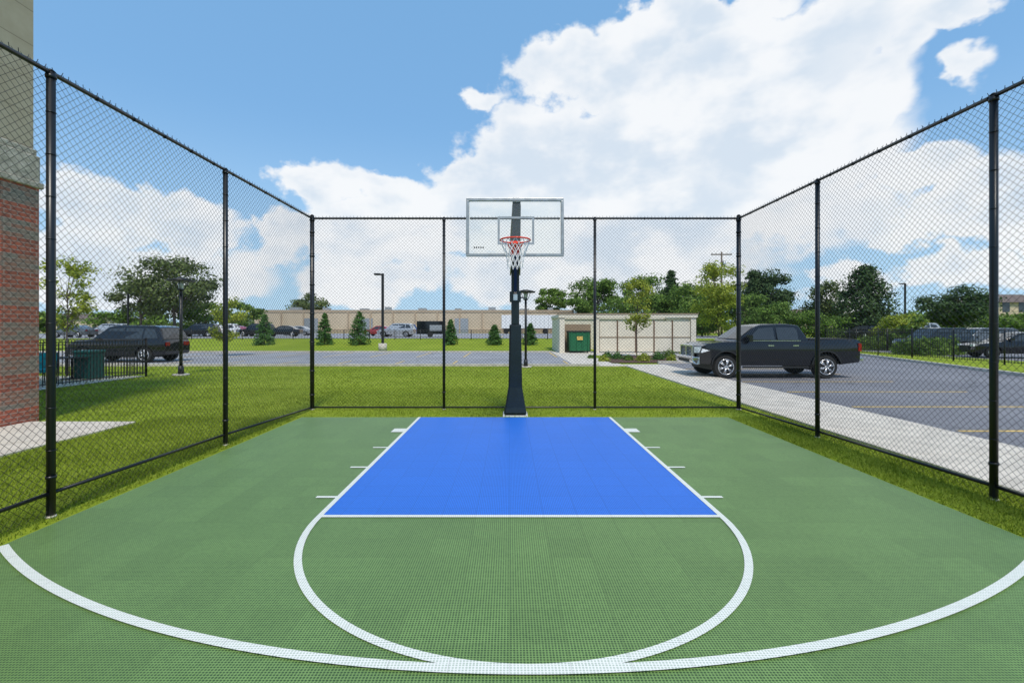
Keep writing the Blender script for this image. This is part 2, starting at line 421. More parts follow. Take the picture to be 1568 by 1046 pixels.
for sx in (-.095,.095):
    bar(b,(PXc+sx,PY+.15,3.45),(PXc+sx*.6,BY+.06,3.66),.012,.04,'polem')
    bar(b,(PXc+sx,PY+.15,2.80),(PXc+sx*.6,BY+.06,3.02),.012,.04,'polem')
b.box(PXc-.065,PXc+.065,BY+.04,BY+.08,2.93,3.80,'polem')
bar(b,(PXc,PY-.1,2.35),(PXc,PY-.75,3.52),.03,.03,'polem')
b.box(PXc-.11,PXc+.11,PY-.11,PY+.11,2.22,2.42,'polem'); b.box(PXc-.04,PXc+.04,PY-.2,PY-.1,2.24,2.36,'chromeR')
b.cyl((PXc+.10,PY-.12,2.30),(PXc+.2,PY-.12,2.30),.015,n=8,k='polem')
b.build('support_arms',e,bevel=.004,seg=1)
bx0,bx1=PX(714,BY),PX(863,BY); bz0,bz1=PZ(393,BY),PZ(304,BY); bc=(bx0+bx1)/2
b=MB(); b.box(bx0+.03,bx1-.03,BY-.004,BY+.006,bz0+.03,bz1-.03,'bglass'); b.build('backboard_glass',e)
b=MB(); t=.042
b.box(bx0,bx1,BY-.022,BY+.03,bz1-t,bz1,'alu'); b.box(bx0,bx1,BY-.022,BY+.03,bz0,bz0+t,'alu')
b.box(bx0,bx0+t,BY-.022,BY+.03,bz0+t,bz1-t,'alu'); b.box(bx1-t,bx1,BY-.022,BY+.03,bz0+t,bz1-t,'alu')
b.build('backboard_frame',e,bevel=.006)
b=MB(); ix0,ix1=PX(762,BY),PX(818,BY); iz0,iz1=PZ(375,BY),PZ(332,BY); t=.034; yy=BY-.006
for q in ((ix0,ix1,iz1-t,iz1),(ix0,ix1,iz0,iz0+t),(ix0,ix0+t,iz0+t,iz1-t),(ix1-t,ix1,iz0+t,iz1-t)):
    b.face([(q[0],yy,q[2]),(q[1],yy,q[2]),(q[1],yy,q[3]),(q[0],yy,q[3])],'alu')
t=.012
q0,q1,q2,q3=bx0+.045,bx1-.045,bz0+.045,bz1-.045
for q in ((q0,q1,q3-t,q3),(q0,q1,q2,q2+t),(q0,q0+t,q2+t,q3-t),(q1-t,q1,q2+t,q3-t)):
    b.face([(q[0],yy,q[2]),(q[1],yy,q[2]),(q[1],yy,q[3]),(q[0],yy,q[3])],'white')
for i in range(5):
    x=bx0+.12+i*.035; b.face([(x,yy-.001,bz0+.13),(x+.02,yy-.001,bz0+.13),(x+.02,yy-.001,bz0+.155),(x,yy-.001,bz0+.155)],'trim')
b.build('backboard_markings',e)
RY=BY-.36; RR=.228; RZ=PZ(368,RY)
b=MB(); N=32
for i in range(N):
    a=2*math.pi*i/N; c=2*math.pi*(i+1)/N
    b.cyl((bc+RR*math.cos(a),RY+RR*math.sin(a),RZ),(bc+RR*math.cos(c),RY+RR*math.sin(c),RZ),.012,n=8,k='rim',caps=False)
b.box(bc-.08,bc+.08,BY-.14,BY-.02,RZ-.012,RZ+.012,'rim')
b.box(bc-.075,bc+.075,BY-.035,BY-.023,RZ-.17,RZ+.05,'rim')
for sx in (-1,1): b.cyl((bc+sx*.06,BY-.03,RZ-.12),(bc+sx*.12,BY-.16,RZ-.005),.009,n=6,k='rim'); b.cyl((bc+sx*.06,BY-.12,RZ),(bc+sx*.15,BY-.2,RZ),.009,n=6,k='rim')
b.build('rim',e)
b=MB(); lv=[(0,RR),(.08,.20),(.17,.165),(.26,.135),(.35,.12),(.43,.125)]; n=12
for li in range(len(lv)-1):
    z0,r0=lv[li]; z1,r1=lv[li+1]
    for j in range(n):
        for s in (-.5,.5):
            a=2*math.pi*(j+.5*(li%2))/n; c=a+s*2*math.pi/n
            b.cyl((bc+r0*math.cos(a),RY+r0*math.sin(a),RZ-z0),(bc+r1*math.cos(c),RY+r1*math.sin(c),RZ-z1),.0055,n=4,k='net',caps=False)
b.build('net',e)

# ------------------------------------------------------------ brick building
e=empty('brick_building')
b=MB(); b.box(-9.5,-8.63,7.72,8.35,-.2,4.25,'brick'); b.box(-9.5,-8.63,4.0,4.6,-.2,4.25,'brick'); b.box(-9.5,-8.63,0.2,0.9,-.2,4.25,'brick')
b.box(-16,-8.85,-12,7.9,-.2,4.24,'brick'); b.build('brick_walls',e)
b=MB()
b.box(-16,-8.66,-12,8.28,4.95,11.5,'siding'); b.build('upper_walls',e)
b=MB()
b.box(-16.02,-8.58,-12,8.40,4.25,4.36,'stone')
b.box(-16,-8.61,-12,8.36,4.36,4.84,'stone')
b.box(-16.02,-8.63,-12,8.32,4.84,4.952,'stone'); b.build('stone_band',e,bevel=.02)
b=MB(); b.box(-16.2,-8.5,-12,8.5,11.5,11.8,'tan'); b.build('cornice',e)
b=MB()
for ya,yb in ((1.3,3.6),(5.0,7.3)):
    b.box(-8.88,-8.82,ya,yb,.9,3.3,'trim'); b.box(-8.85,-8.81,ya+.07,yb-.07,.97,3.23,'glassd')
    b.box(-8.70,-8.62,ya,yb,6.2,8.3,'trim')
b.build('windows',e)

# ------------------------------------------------------------ trees
def leaves_mesh(name,C,Nn,sz,mat,parent):
    n=len(C); 
    r=rng.normal(size=(n,3)); Nn=Nn+r*.7; Nn/=np.linalg.norm(Nn,axis=1)[:,None]+1e-9
    t=np.cross(Nn,rng.normal(size=(n,3))); t/=np.linalg.norm(t,axis=1)[:,None]+1e-9
    w=np.cross(Nn,t); s=(sz*rng.uniform(.6,1.35,n))[:,None]
    V=np.stack([C-t*s,C-w*s*.55,C+t*s,C+w*s*.55],1).reshape(-1,3)
    me=bpy.data.meshes.new(name); me.vertices.add(4*n); me.vertices.foreach_set('co',V.astype(np.float32).ravel())
    me.loops.add(4*n); me.loops.foreach_set('vertex_index',np.arange(4*n,dtype=np.int32))
    me.polygons.add(n); me.polygons.foreach_set('loop_start',np.arange(0,4*n,4,dtype=np.int32)); me.polygons.foreach_set('loop_total',np.full(n,4,dtype=np.int32))
    me.materials.append(M[mat]); me.update(calc_edges=True); me.validate()
    o=bpy.data.objects.new(name,me); COL.objects.link(o); o.parent=parent; return o
def tree(name,x,y,h,cw,cb,mat,nl=4200,ls=.16,nclump=26,lean=0,seed=None,tr=None,flat=1.0,cl=1.0):
    R=np.random.default_rng(seed if seed is not None else int(abs(x*13+y*7+h*5)))
    z0=gz(y); e=empty(name,(x,y,z0))
    ch=h-cb; b=MB(); tr=tr or h*.022
    pts=[Vector((0,0,-.2))]
    for i in range(1,6): pts.append(Vector((R.normal()*h*.008+lean*i/5,R.normal()*h*.008,(cb+ch*.6)*i/5)))
    for i in range(5): b.cyl(pts[i],pts[i+1],tr*(1-.16*i),tr*(1-.16*(i+1)),n=8,k='bark',caps=False)
    C=[]
    for i in range(nclump):
        th=R.uniform(0,2*math.pi); q=R.uniform(-1,1); rad=R.uniform(.35,.92)
        zz=cb+ch*(.5+.44*q*flat); rr=cw/2*math.sqrt(max(0.04,1-(q*.93)**2))*rad
        if q<-.3: rr*=.85
        c=Vector((math.cos(th)*rr+lean,math.sin(th)*rr,zz)); C.append(c)
        st=pts[2]+(pts[5]-pts[2])*max(0,min(1,((zz-cb)/ch-.25)*1.1))
        mid=(st+c)/2+Vector((0,0,-.04*h*R.uniform(0,1)))
        b.cyl(st,mid,tr*.35,tr*.2,n=5,k='bark',caps=False); b.cyl(mid,c,tr*.2,tr*.06,n=4,k='bark',caps=False)
    b.build('trunk',e)
    P=[];Nn=[]
    per=nl//nclump
    for c in C:
        cr=cw*R.uniform(.12,.23)*cl; m=int(per*R.uniform(.6,1.4))
        v=R.normal(size=(m,3)); v/=np.linalg.norm(v,axis=1)[:,None]; rad=cr*R.uniform(.3,1.15,m)[:,None]
        p=np.array(c)[None]+v*rad*np.array([1,1,.72*max(.6,min(1,ch/cw))]); P.append(p); Nn.append(v+np.array([0,0,.4]))
    P=np.concatenate(P); Nn=np.concatenate(Nn); leaves_mesh('foliage',P,Nn,np.full(len(P),ls),mat,e); return e
def conifer(name,x,y,h,w,cb,mat,nl=4000,ls=.14,layers=14,power=.85,jag=.3):
    R=np.random.default_rng(int(abs(x*11+y*3+h)))
    z0=gz(y); e=empty(name,(x,y,z0)); b=MB(); b.cyl((0,0,-.2),(0,0,h*.95),h*.018,h*.003,n=7,k='bark')
    P=[];Nn=[]
    nb=layers*9
    for i in range(nb):
        t=(i/nb)**.9; z=cb+(h-cb)*t; L_=w/2*(1-t)**power*R.uniform(1-jag,1.1)+.03*w; th=R.uniform(0,6.283)
        d=np.array([math.cos(th),math.sin(th),-.15+.35*t]); m=max(6,int(nl/nb*(1.5-t)))
        s=np.sqrt(R.uniform(.02,1,m))[:,None]*L_
        p=np.array([0,0,z])[None]+d[None]*s+R.normal(size=(m,3))*np.array([.06,.06,.035])*w*(.6+.4*(1-t)); P.append(p)
        Nn.append(np.tile(d*.6+np.array([0,0,.6]),(m,1)))
        if L_>.3: b.cyl((0,0,z),(d[0]*L_*.8,d[1]*L_*.8,z+d[2]*L_*.8),h*.005,h*.0015,n=4,k='bark',caps=False)
    b.build('trunk',e)
    P=np.concatenate(P); Nn=np.concatenate(Nn); leaves_mesh('foliage',P,Nn,np.full(len(P),ls),mat,e); return e
def shrub(name,x,y,w,h,mat,nl=700,ls=.05):
    R=np.random.default_rng(int(abs(x*31+y*17))); e=empty(name,(x,y,gz(y)))
    b=MB()
    for i in range(7):
        a=R.uniform(0,6.28); b.cyl((0,0,0),(math.cos(a)*w*.3,math.sin(a)*w*.3,h*.7),.012,.004,n=4,k='bark',caps=False)
    b.build('stems',e)
    v=R.normal(size=(nl,3)); v/=np.linalg.norm(v,axis=1)[:,None]; v[:,2]=np.abs(v[:,2])
    lump=1+.22*np.sin(v[:,0]*7+x)*np.cos(v[:,1]*6+y)
    p=v*(R.uniform(.55,1.05,nl)*lump)[:,None]*np.array([w/2,w/2,h]); leaves_mesh('foliage',p,v,np.full(nl,ls),mat,e)
def TP(px,D): return PX(px,D)
def hz(py,D): return PZ(py,D)-gz(D)
# left
D=62; tree('oak_tree',TP(265,D),D,hz(397,D),12,2.6,'leafO',9500,.2,44)
D=64; tree('oak_tree',TP(215,D),D,hz(425,D),7,2.5,'leafO',4000,.2,22)
D=70; tree('oak_tree',TP(305,D),D,hz(462,D),9,.8,'leafA',4500,.2,24)
D=26; tree('young_maple_tree',TP(103,D),D,hz(388,D),2.6,1.5,'leafY',2600,.085,24,tr=.05)
D=28; tree('young_maple_tree',TP(345,D),D,hz(455,D),2.2,1.0,'leafY',2000,.08,16,tr=.05)
D=90; tree('oak_tree',TP(372,D),D,hz(464,D),8,1.0,'leafA',3000,.26,18)
D=120; tree('oak_tree',TP(478,D),D,hz(450,D),11,4,'leafO',3500,.32,22)
for px,top in ((30,470),(75,480),(180,474),(225,478)):
    D=85; tree('oak_tree',TP(px,D),D,hz(top,D),8,.8,'leafA',2600,.27,16)
for px,top,w in ((405,482,1.8),(497,480,1.5),(550,478,2.1),(690,490,1.4),(757,498,1.5),(812,496,1.4)):
    D=41; conifer('evergreen_shrub_tree',TP(px,D),D,hz(top,D),w,.1,'leafG',3800,.07,18,.75,.18)
# centre right
D=110; tree('oak_tree',TP(842,D),D,hz(439,D),9,3.0,'leafA',4500,.3,22)
D=95; tree('oak_tree',TP(915,D),D,hz(424,D),13,2.0,'leafA',9000,.26,36)
D=90; tree('oak_tree',TP(878,D),D,hz(456,D),8,1.5,'leafA',3500,.25,18)
D=85; tree('oak_tree',TP(988,D),D,hz(420,D),10,1.5,'leafA',7000,.24,30)
D=80; conifer('spruce_tree',TP(1028,D),D,hz(416,D),6,1.5,'leafB',6500,.2,18)
D=70; tree('oak_tree',TP(1058,D),D,hz(438,D),10,1,'leafA',7500,.2,34)
D=74; tree('oak_tree',TP(1012,D),D,hz(450,D),9,1,'leafA',5500,.2,28)
D=72; tree('oak_tree',TP(955,D),D,hz(458,D),9,1,'leafA',4500,.2,24)
tree('young_maple_tree',TP(975,27),27,hz(422,27),2.1,1.4,'leafY',2300,.075,24,tr=.04)
D=38; tree('young_maple_tree',TP(1100,D),D,hz(400,D),4.2,1.2,'leafY',8500,.10,36,tr=.08)
D=60; tree('oak_tree',TP(1075,D),D,hz(455,D),7,.3,'leafA',5500,.17,28)
D=62; conifer('spruce_tree',TP(1155,D),D,hz(416,D),7,1,'leafB',8000,.18,18)
D=62; tree('oak_tree',TP(1185,D),D,hz(418,D),7,.6,'leafB',8000,.17,32)
D=55; tree('oak_tree',TP(1140,D),D,hz(448,D),7.5,.3,'leafA',7000,.16,30)
D=50; tree('oak_tree',TP(1188,D),D,hz(466,D),5.5,.2,'leafA',4500,.14,24)
D=60; tree('oak_tree',TP(1265,D),D,hz(428,D),6.5,1.0,'leafO',6000,.17,28)
D=52; conifer('spruce_tree',TP(1325,D),D,hz(410,D),8.6,.5,'leafB',11000,.16,22,.75,.35)
D=50; tree('pine_tree',TP(1462,D),D,hz(438,D),8,1.4,'leafB',9500,.15,36,flat=.9)
for px,top,D,w in ((1215,480,48,4),(1250,474,46,5),(1380,482,38,3.5),(1395,486,34,2.8),(1420,476,60,9),(1540,478,55,8),(1300,480,60,7),(1560,486,40,4)):
    tree('oak_tree',TP(px,D),D,hz(top,D),w,.1,'leafY' if px in(1380,) else 'leafA',3500,.12 if D<50 else .17,22)
P=[];Nn=[]
for i in range(420):
    px=rng.uniform(-700,2300); D=rng.uniform(150,210); x=PX(px,D); w=rng.uniform(4,8); hh=rng.uniform(2.5,6.0)
    v=rng.normal(size=(55,3)); v/=np.linalg.norm(v,axis=1)[:,None]
    P.append(np.array([x,D,.6+hh*.55])+v*np.array([w/2,w/2,hh/2])*rng.uniform(.5,1.1,(55,1))); Nn.append(v)
P=np.concatenate(P); leaves_mesh('distant_tree_line',P,np.concatenate(Nn),np.full(len(P),.75),'leafO',None)
for i,(px,D,w,h) in enumerate(((925,23.5,.6,.3),(945,25,.7,.4),(962,24,.5,.3),(985,23.4,.8,.45),(1008,24.5,.7,.5),(1025,26,.8,.5),(1030,23.3,.6,.35),(930,26.5,.6,.35),(905,25.8,.4,.2),(1048,24.5,.9,.5))):
    shrub('garden_shrub',PX(px,D),D,w,h,('leafY','leafG','leafA')[i%3],500,.05)
for px,D in ((1330,36),(1355,37),(1400,30),(1425,29),(1450,30)):
    shrub('hedge_shrub',PX(px,D),D,2.2,1.1,'leafA',1400,.09)

# ------------------------------------------------------------ grass blades
def blades():
    V=[]
    regs=[(-12.8,5.18,8.72,13,900,.050,.006),(-6.68,-4.0,1.5,8.72,2600,.055,.005),(4.18,5.18,.5,8.72,4200,.055,.005),(-24,5.1,13,20.3,260,.05,.010),(-12.8,-6.7,8.25,8.72,900,.05,.006)]
    for x0,x1,y0_,y1,dn,h,w in regs:
        n=int((x1-x0)*(y1-y0_)*dn); c=np.stack([rng.uniform(x0,x1,n),rng.uniform(y0_,y1,n),np.zeros(n)],1)
        pat=.8+.25*np.sin(c[:,0]*2.3+np.sin(c[:,1]*1.7)*2)*np.sin(c[:,1]*2.9+1)
        a=rng.uniform(0,6.283,n); d=np.stack([np.cos(a),np.sin(a),np.zeros(n)],1)*w
        hh=h*rng.uniform(.4,1.15,n)*pat; l=rng.normal(size=(n,2))*.02
        tip=c+np.stack([l[:,0],l[:,1],hh],1); V.append(np.stack([c-d,c+d,tip],1).reshape(-1,3))
    V=np.concatenate(V); n=len(V)//3
    me=bpy.data.meshes.new('grass_blades'); me.vertices.add(3*n); me.vertices.foreach_set('co',V.astype(np.float32).ravel())
    me.loops.add(3*n); me.loops.foreach_set('vertex_index',np.arange(3*n,dtype=np.int32))
    me.polygons.add(n); me.polygons.foreach_set('loop_start',np.arange(0,3*n,3,dtype=np.int32)); me.polygons.foreach_set('loop_total',np.full(n,3,dtype=np.int32))
    me.materials.append(M['grassb']); me.update(calc_edges=True)
    COL.objects.link(bpy.data.objects.new('grass_blades',me))
blades()

# ------------------------------------------------------------ lamps
def ped_lamp(x,y,h):
    e=empty('street_lamp',(x,y,gz(y))); b=MB()
    b.cyl((0,0,0),(0,0,.06),.26,.26,n=16,k='kerb'); b.cyl((0,0,.06),(0,0,.35),.1,.085,n=12,k='iron')
    b.cyl((0,0,.35),(0,0,h-.45),.055,.05,n=12,k='iron'); b.build('post',e)
    b=MB(); b.cyl((0,0,h-.45),(0,0,h-.40),.09,.12,n=16,k='iron')
    for a in range(4):
        t=a*math.pi/2+.4; b.cyl((math.cos(t)*.1,math.sin(t)*.1,h-.42),(math.cos(t)*.24,math.sin(t)*.24,h-.1),.012,n=6,k='iron')
    b.cyl((0,0,h-.40),(0,0,h-.12),.07,.10,n=14,k='lamp')
    b.cyl((0,0,h-.12),(0,0,h-.07),.42,.42,n=24,k='iron'); b.cyl((0,0,h-.07),(0,0,h),.40,.12,n=24,k='iron'); b.build('head',e)
ped_lamp(PX(277,16.4),16.4,PZ(426,16.4)); ped_lamp(PX(805,19.8),19.8,PZ(444,19.8))
def lot_lamp(px,D,top,s=-1,basez=.6):
    e=empty('parking_lot_lamp',(PX(px,D),D,gz(D))); h=PZ(top,D)-gz(D); b=MB()
    b.cyl((0,0,0),(0,0,basez),.3,.3,n=16,k='conc'); b.box(-.08,.08,-.08,.08,basez,h,'iron'); b.build('post',e)
    b=MB(); b.box(min(0,s*.5),max(0,s*.5),-.04,.04,h-.14,h-.06,'iron'); b.box(min(s*.15,s*.6),max(s*.15,s*.6),-.2,.2,h-.12,h+.0,'iron'); b.build('head',e,bevel=.02)
lot_lamp(586,33.5,419); lot_lamp(1386,58,434); lot_lamp(196,60,450,1)
D=66; e=empty('utility_pole',(PX(1105,D),D,.6)); h=PZ(386,D)-.6; b=MB()
b.cyl((0,0,0),(0,0,h),.16,.11,n=10,k='wood'); b.box(-1.5,1.5,-.07,.07,h-.45,h-.3,'wood')
for x in (-1.4,-.8,.8,1.4): b.cyl((x,0,h-.3),(x,0,h-.1),.04,n=6,k='kerb')
b.cyl((.35,0,h-2.2),(.35,0,h-1.3),.22,n=12,k='alu'); b.build('pole',e)

# ------------------------------------------------------------ iron fences
def picket(name,A,B,h,sp=.12,r=.011,post=2.4):
    e=empty(name); A=Vector(A);B=Vector(B); d=B-A; Ln=d.length; d.normalize(); b=MB()
    def P(u,z): q=A+d*u; return (q.x,q.y,z+gz(q.y))
    n=int(Ln/sp)
    for i in range(n+1): b.cyl(P(i*sp,.08),P(i*sp,h-.02),r,n=4,k='iron',caps=False,smooth=False)
    k=int(Ln/post)
    for i in range(k+1): b.cyl(P(i*Ln/k,0),P(i*Ln/k,h+.06),.035,n=6,k='iron')
    for z in (.14,h-.18,h): b.cyl(P(0,z),P(Ln,z),.018,n=4,k='iron')
    b.build('pickets',e)
picket('iron_railing',(-12.85,12.2),(-12.85,16.1),1.3,.11); picket('iron_railing',(-12.85,16.1),(-24,16.1),1.3,.11); picket('iron_railing',(-12.85,12.2),(-24,12.2),1.1,.11)
picket('iron_fence',(22.6,6),(23.6,34),1.65,.14); picket('iron_fence',(23.6,34),(60,36),1.65,.16)
picket('iron_fence',(-45,46),(9,46),1.0,.3,.012,2.5)
def chair(x,y,rz):
    e=empty('patio_chair',(x,y,.01),rz); b=MB()
    for sx in (-.26,.26):
        b.cyl((sx,-.25,0),(sx,-.25,.62),.015,n=6,k='iron'); b.cyl((sx,.25,0),(sx,.32,.95),.015,n=6,k='iron'); b.cyl((sx,-.25,.62),(sx,.29,.62),.018,n=6,k='iron')
    b.box(-.25,.25,-.25,.25,.38,.47,'teal')
    b.face([(-.25,.24,.47),(.25,.24,.47),(.25,.33,.95),(-.25,.33,.95)],'teal'); b.face([(-.25,.29,.47),(-.25,.38,.95),(.25,.38,.95),(.25,.29,.47)],'teal')
    b.build('seat',e)
chair(-14.0,13.6,.4); chair(-14.9,14.3,2.2); chair(-15.6,13.2,-1)
e=empty('patio_table',(-14.6,15.2,.01)); b=MB(); b.cyl((0,0,.70),(0,0,.74),.55,n=24,k='iron'); b.cyl((0,0,0),(0,0,.7),.04,n=8,k='iron'); b.cyl((0,0,0),(0,0,.03),.3,n=16,k='iron'); b.build('top',e)
e=empty('patio_umbrella',(-16.6,14.4,.01)); b=MB(); b.cyl((0,0,0),(0,0,1.9),.025,n=8,k='alu'); b.cyl((0,0,.95),(0,0,1.9),.22,.06,n=10,k='teal'); b.cyl((0,0,0),(0,0,.08),.28,n=16,k='iron'); b.build('folded_canopy',e)
e=empty('trash_bin',(-14.3,15.5,.01)); b=MB(); b.box(-.28,.28,-.28,.28,0,.85,'dgreen'); b.box(-.31,.31,-.31,.31,.85,.95,'dgreen'); b.build('body',e,bevel=.03)

# ------------------------------------------------------------ buildings far
e=empty('warehouse_building'); b=MB()
b.box(-56,14,100,130,.3,5.2,'ware'); b.box(-56.1,14.1,99.9,130.1,5.2,5.75,'wareb'); b.build('walls',e)
b=MB()
for i in range(15): x=-55+i*4.9; b.box(x-.15,x+.15,99.75,100,.3,5.2,'wareb')
b.box(-56,14,99.85,100,.3,1.5,'wareb')
b.build('pilasters',e)
b=MB()
for i in range(9): x=-50+i*7.4+random.uniform(-1,1); b.box(x,x+random.uniform(1,2.2),105,107,5.75,5.75+random.uniform(.5,1.0),'alu')
b.build('roof_units',e)
b=MB()
for x in (-45,-33,-12): b.box(x,x+3,99.80,99.85,.6,3.9,'alu')
b.build('dock_doors',e)
def house(x,y,w,d,h,rh,wall,name='brown_house'):
    e=empty(name,(x,y,.3)); b=MB(); b.box(-w/2,w/2,-d/2,d/2,0,h,wall); b.build('walls',e)
    b=MB(); w2=w/2+.4; d2=d/2+.4
    A=[(-w2,-d2,h),(w2,-d2,h),(w2,d2,h),(-w2,d2,h),(-w2+d2*.8,0,h+rh),(w2-d2*.8,0,h+rh)]
    for f in ((0,1,5,4),(1,2,5),(2,3,4,5),(3,0,4)): b.face([A[i] for i in f],'roof')
    b.build('roof',e); b=MB()
    n=int(w/2.2)
    for i in range(n):
        for z in ([1,3.6] if h>4.5 else [1]): xx=-w/2+1+i*2.2; b.box(xx,xx+1,-d/2-.02,-d/2+.01,z,z+1.3,'glassd')
    b.build('windows',e)
house(PX(1222,90),90,8,8,3.2,2,'beige'); house(PX(1585,62),66,12,9,4.9,1.4,'ware','apartment_house'); house(PX(100,120),120,34,12,3.8,1.4,'beige','beige_house'); house(PX(1050,110),110,14,9,6,3,'ware')
e=empty('dumpster_enclosure'); D=31.6; x0,x1=PX(857,D),PX(1066,D); b=MB()
b.box(x0,x0+.35,D,D+5.5,0,2.45,'panel'); b.box(x1-.35,x1,D,D+5.5,0,2.45,'panel'); b.box(x0+.35,x1-.35,D+5.2,D+5.5,0,2.45,'panel')
xa=PX(911,D); b.box(xa,xa+.3,D,D+.3,0,2.45,'panel')
b.box(x0+.35,xa,D+1.6,D+1.8,0,2.0,'tan'); b.build('walls',e)
b=MB(); n=5; ww=(x1-.35-xa-.3)/n
for i in range(n):
    a=xa+.3+i*ww; b.box(a+.04,a+ww-.04,D+.08,D+.2,.08,2.2,'panel')
    b.box(a-.04,a+.04,D+.04,D+.24,0,2.25,'brown')
b.box(xa+.3,x1-.35,D+.05,D+.07,1.05,1.12,'tan'); b.build('gates',e)
b=MB(); b.box(x0-.08,x1+.08,D-.08,D+.45,2.45,2.66,'panel'); b.box(x0-.08,x0+.43,D+.45,D+5.6,2.45,2.66,'panel'); b.box(x1-.43,x1+.08,D+.45,D+5.6,2.45,2.66,'panel'); b.box(x0+.43,x1-.43,D+5.1,D+5.6,2.45,2.66,'panel')
b.box(x0-.11,x1+.11,D-.11,D+.5,2.66,2.74,'tan'); b.build('cap',e)
e=empty('dumpster',(0,0,0)); b=MB(); a0,a1=PX(873,31.2),PX(903,31.2)
b.prism([(a0,.15),(a1,.15),(a1+.05,1.45),(a0-.05,1.45)],31.3,32.7,'green'); b.box(a0-.1,a1+.1,31.25,32.75,1.45,1.53,'trim')
for i in range(4): xx=a0+.1+i*(a1-a0-.2)/3; b.box(xx-.03,xx+.03,31.24,31.3,.2,1.45,'green')
b.box((a0+a1)/2-.2,(a0+a1)/2+.2,31.225,31.24,.9,1.15,'yellow')
for xx in (a0+.15,a1-.15): b.cyl((xx,31.4,.08),(xx+.06,31.4,.08),.08,n=10,k='tire')
b.build('body',e)
e=empty('semi_trailer',(0,0,.6)); D=90; x0,x1=PX(768,D),PX(853,D); b=MB(); b.box(x0,x1,D,D+2.5,1.1,3.75,'white')
for i in range(14): xx=x0+i*(x1-x0)/13; b.box(xx-.02,xx+.02,D-.02,D,1.15,3.7,'alu')
b.build('box',e); b=MB()
for xx in (x0+.9,x0+2.1,x1-2.2): b.cyl((xx,D,.5),(xx,D+.3,.5),.5,n=16,k='tire'); b.cyl((xx,D+2.2,.5),(xx,D+2.5,.5),.5,n=16,k='tire')
b.box(x0,x1,D+.1,D+2.4,.95,1.1,'trim'); b.box(x0+.4,x0+2.8,D+.3,D+2.2,.5,.95,'trim'); b.build('chassis',e)
e=empty('box_trailer',(0,0,.6)); D=56; x0,x1=PX(638,D),PX(679,D); b=MB(); b.box(x0,x1,D,D+2,.4,2.0,'pblack'); b.box(x0+1.6,x1-.2,D-.02,D,.8,1.5,'alu'); b.build('box',e,bevel=.05); b=MB()
b.cyl(((x0+x1)/2,D-.05,.33),((x0+x1)/2,D+.2,.33),.33,n=16,k='tire'); b.box(x1,x1+1.0,D+.95,D+1.05,.42,.5,'trim'); b.build('chassis',e)

# ------------------------------------------------------------ vehicles
def wheel(b,x,y,r,side,w=.25,rim='chromeR',spokes=6):
    s=side
    yo=y; yi=y-s*w
    b.cyl((x,yi,r),(x,yo-s*.03,r),r,n=28,k='tire'); b.cyl((x,yo-s*.03,r),(x,yo,r),r,r*.93,n=28,k='tire')
    b.cyl((x,yo-s*.01,r),(x,yo+s*.004,r),r*.70,r*.68,n=24,k='trim')
    for i in range(spokes):
        a=2*math.pi*i/spokes+.3
        for da in (-.12,.12):
            p=(x+math.cos(a+da)*r*.62,yo+s*.012,r+math.sin(a+da)*r*.62); q=(x+math.cos(a)*r*.12,yo+s*.022,r+math.sin(a)*r*.12)
            b.cyl(q,p,r*.06,r*.055,n=5,k=rim)
    N=24
    for i in range(N):
        a=2*math.pi*i/N; c=2*math.pi*(i+1)/N
        b.cyl((x+math.cos(a)*r*.66,yo+s*.008,r+math.sin(a)*r*.66),(x+math.cos(c)*r*.66,yo+s*.008,r+math.sin(c)*r*.66),r*.045,n=5,k=rim,caps=False)
    b.cyl((x,yo,r),(x,yo+s*.035,r),r*.16,r*.13,n=12,k=rim)
def archpts(xc,r,zb,cz,n=10):
    a0=math.asin((cz-zb)/r)
    out=[]
    t0=math.pi+a0; t1=-a0
    for i in range(n+1):
        t=t0+(t1-t0)*i/n; out.append((xc+r*math.cos(t),cz+r*math.sin(t)))
    return out
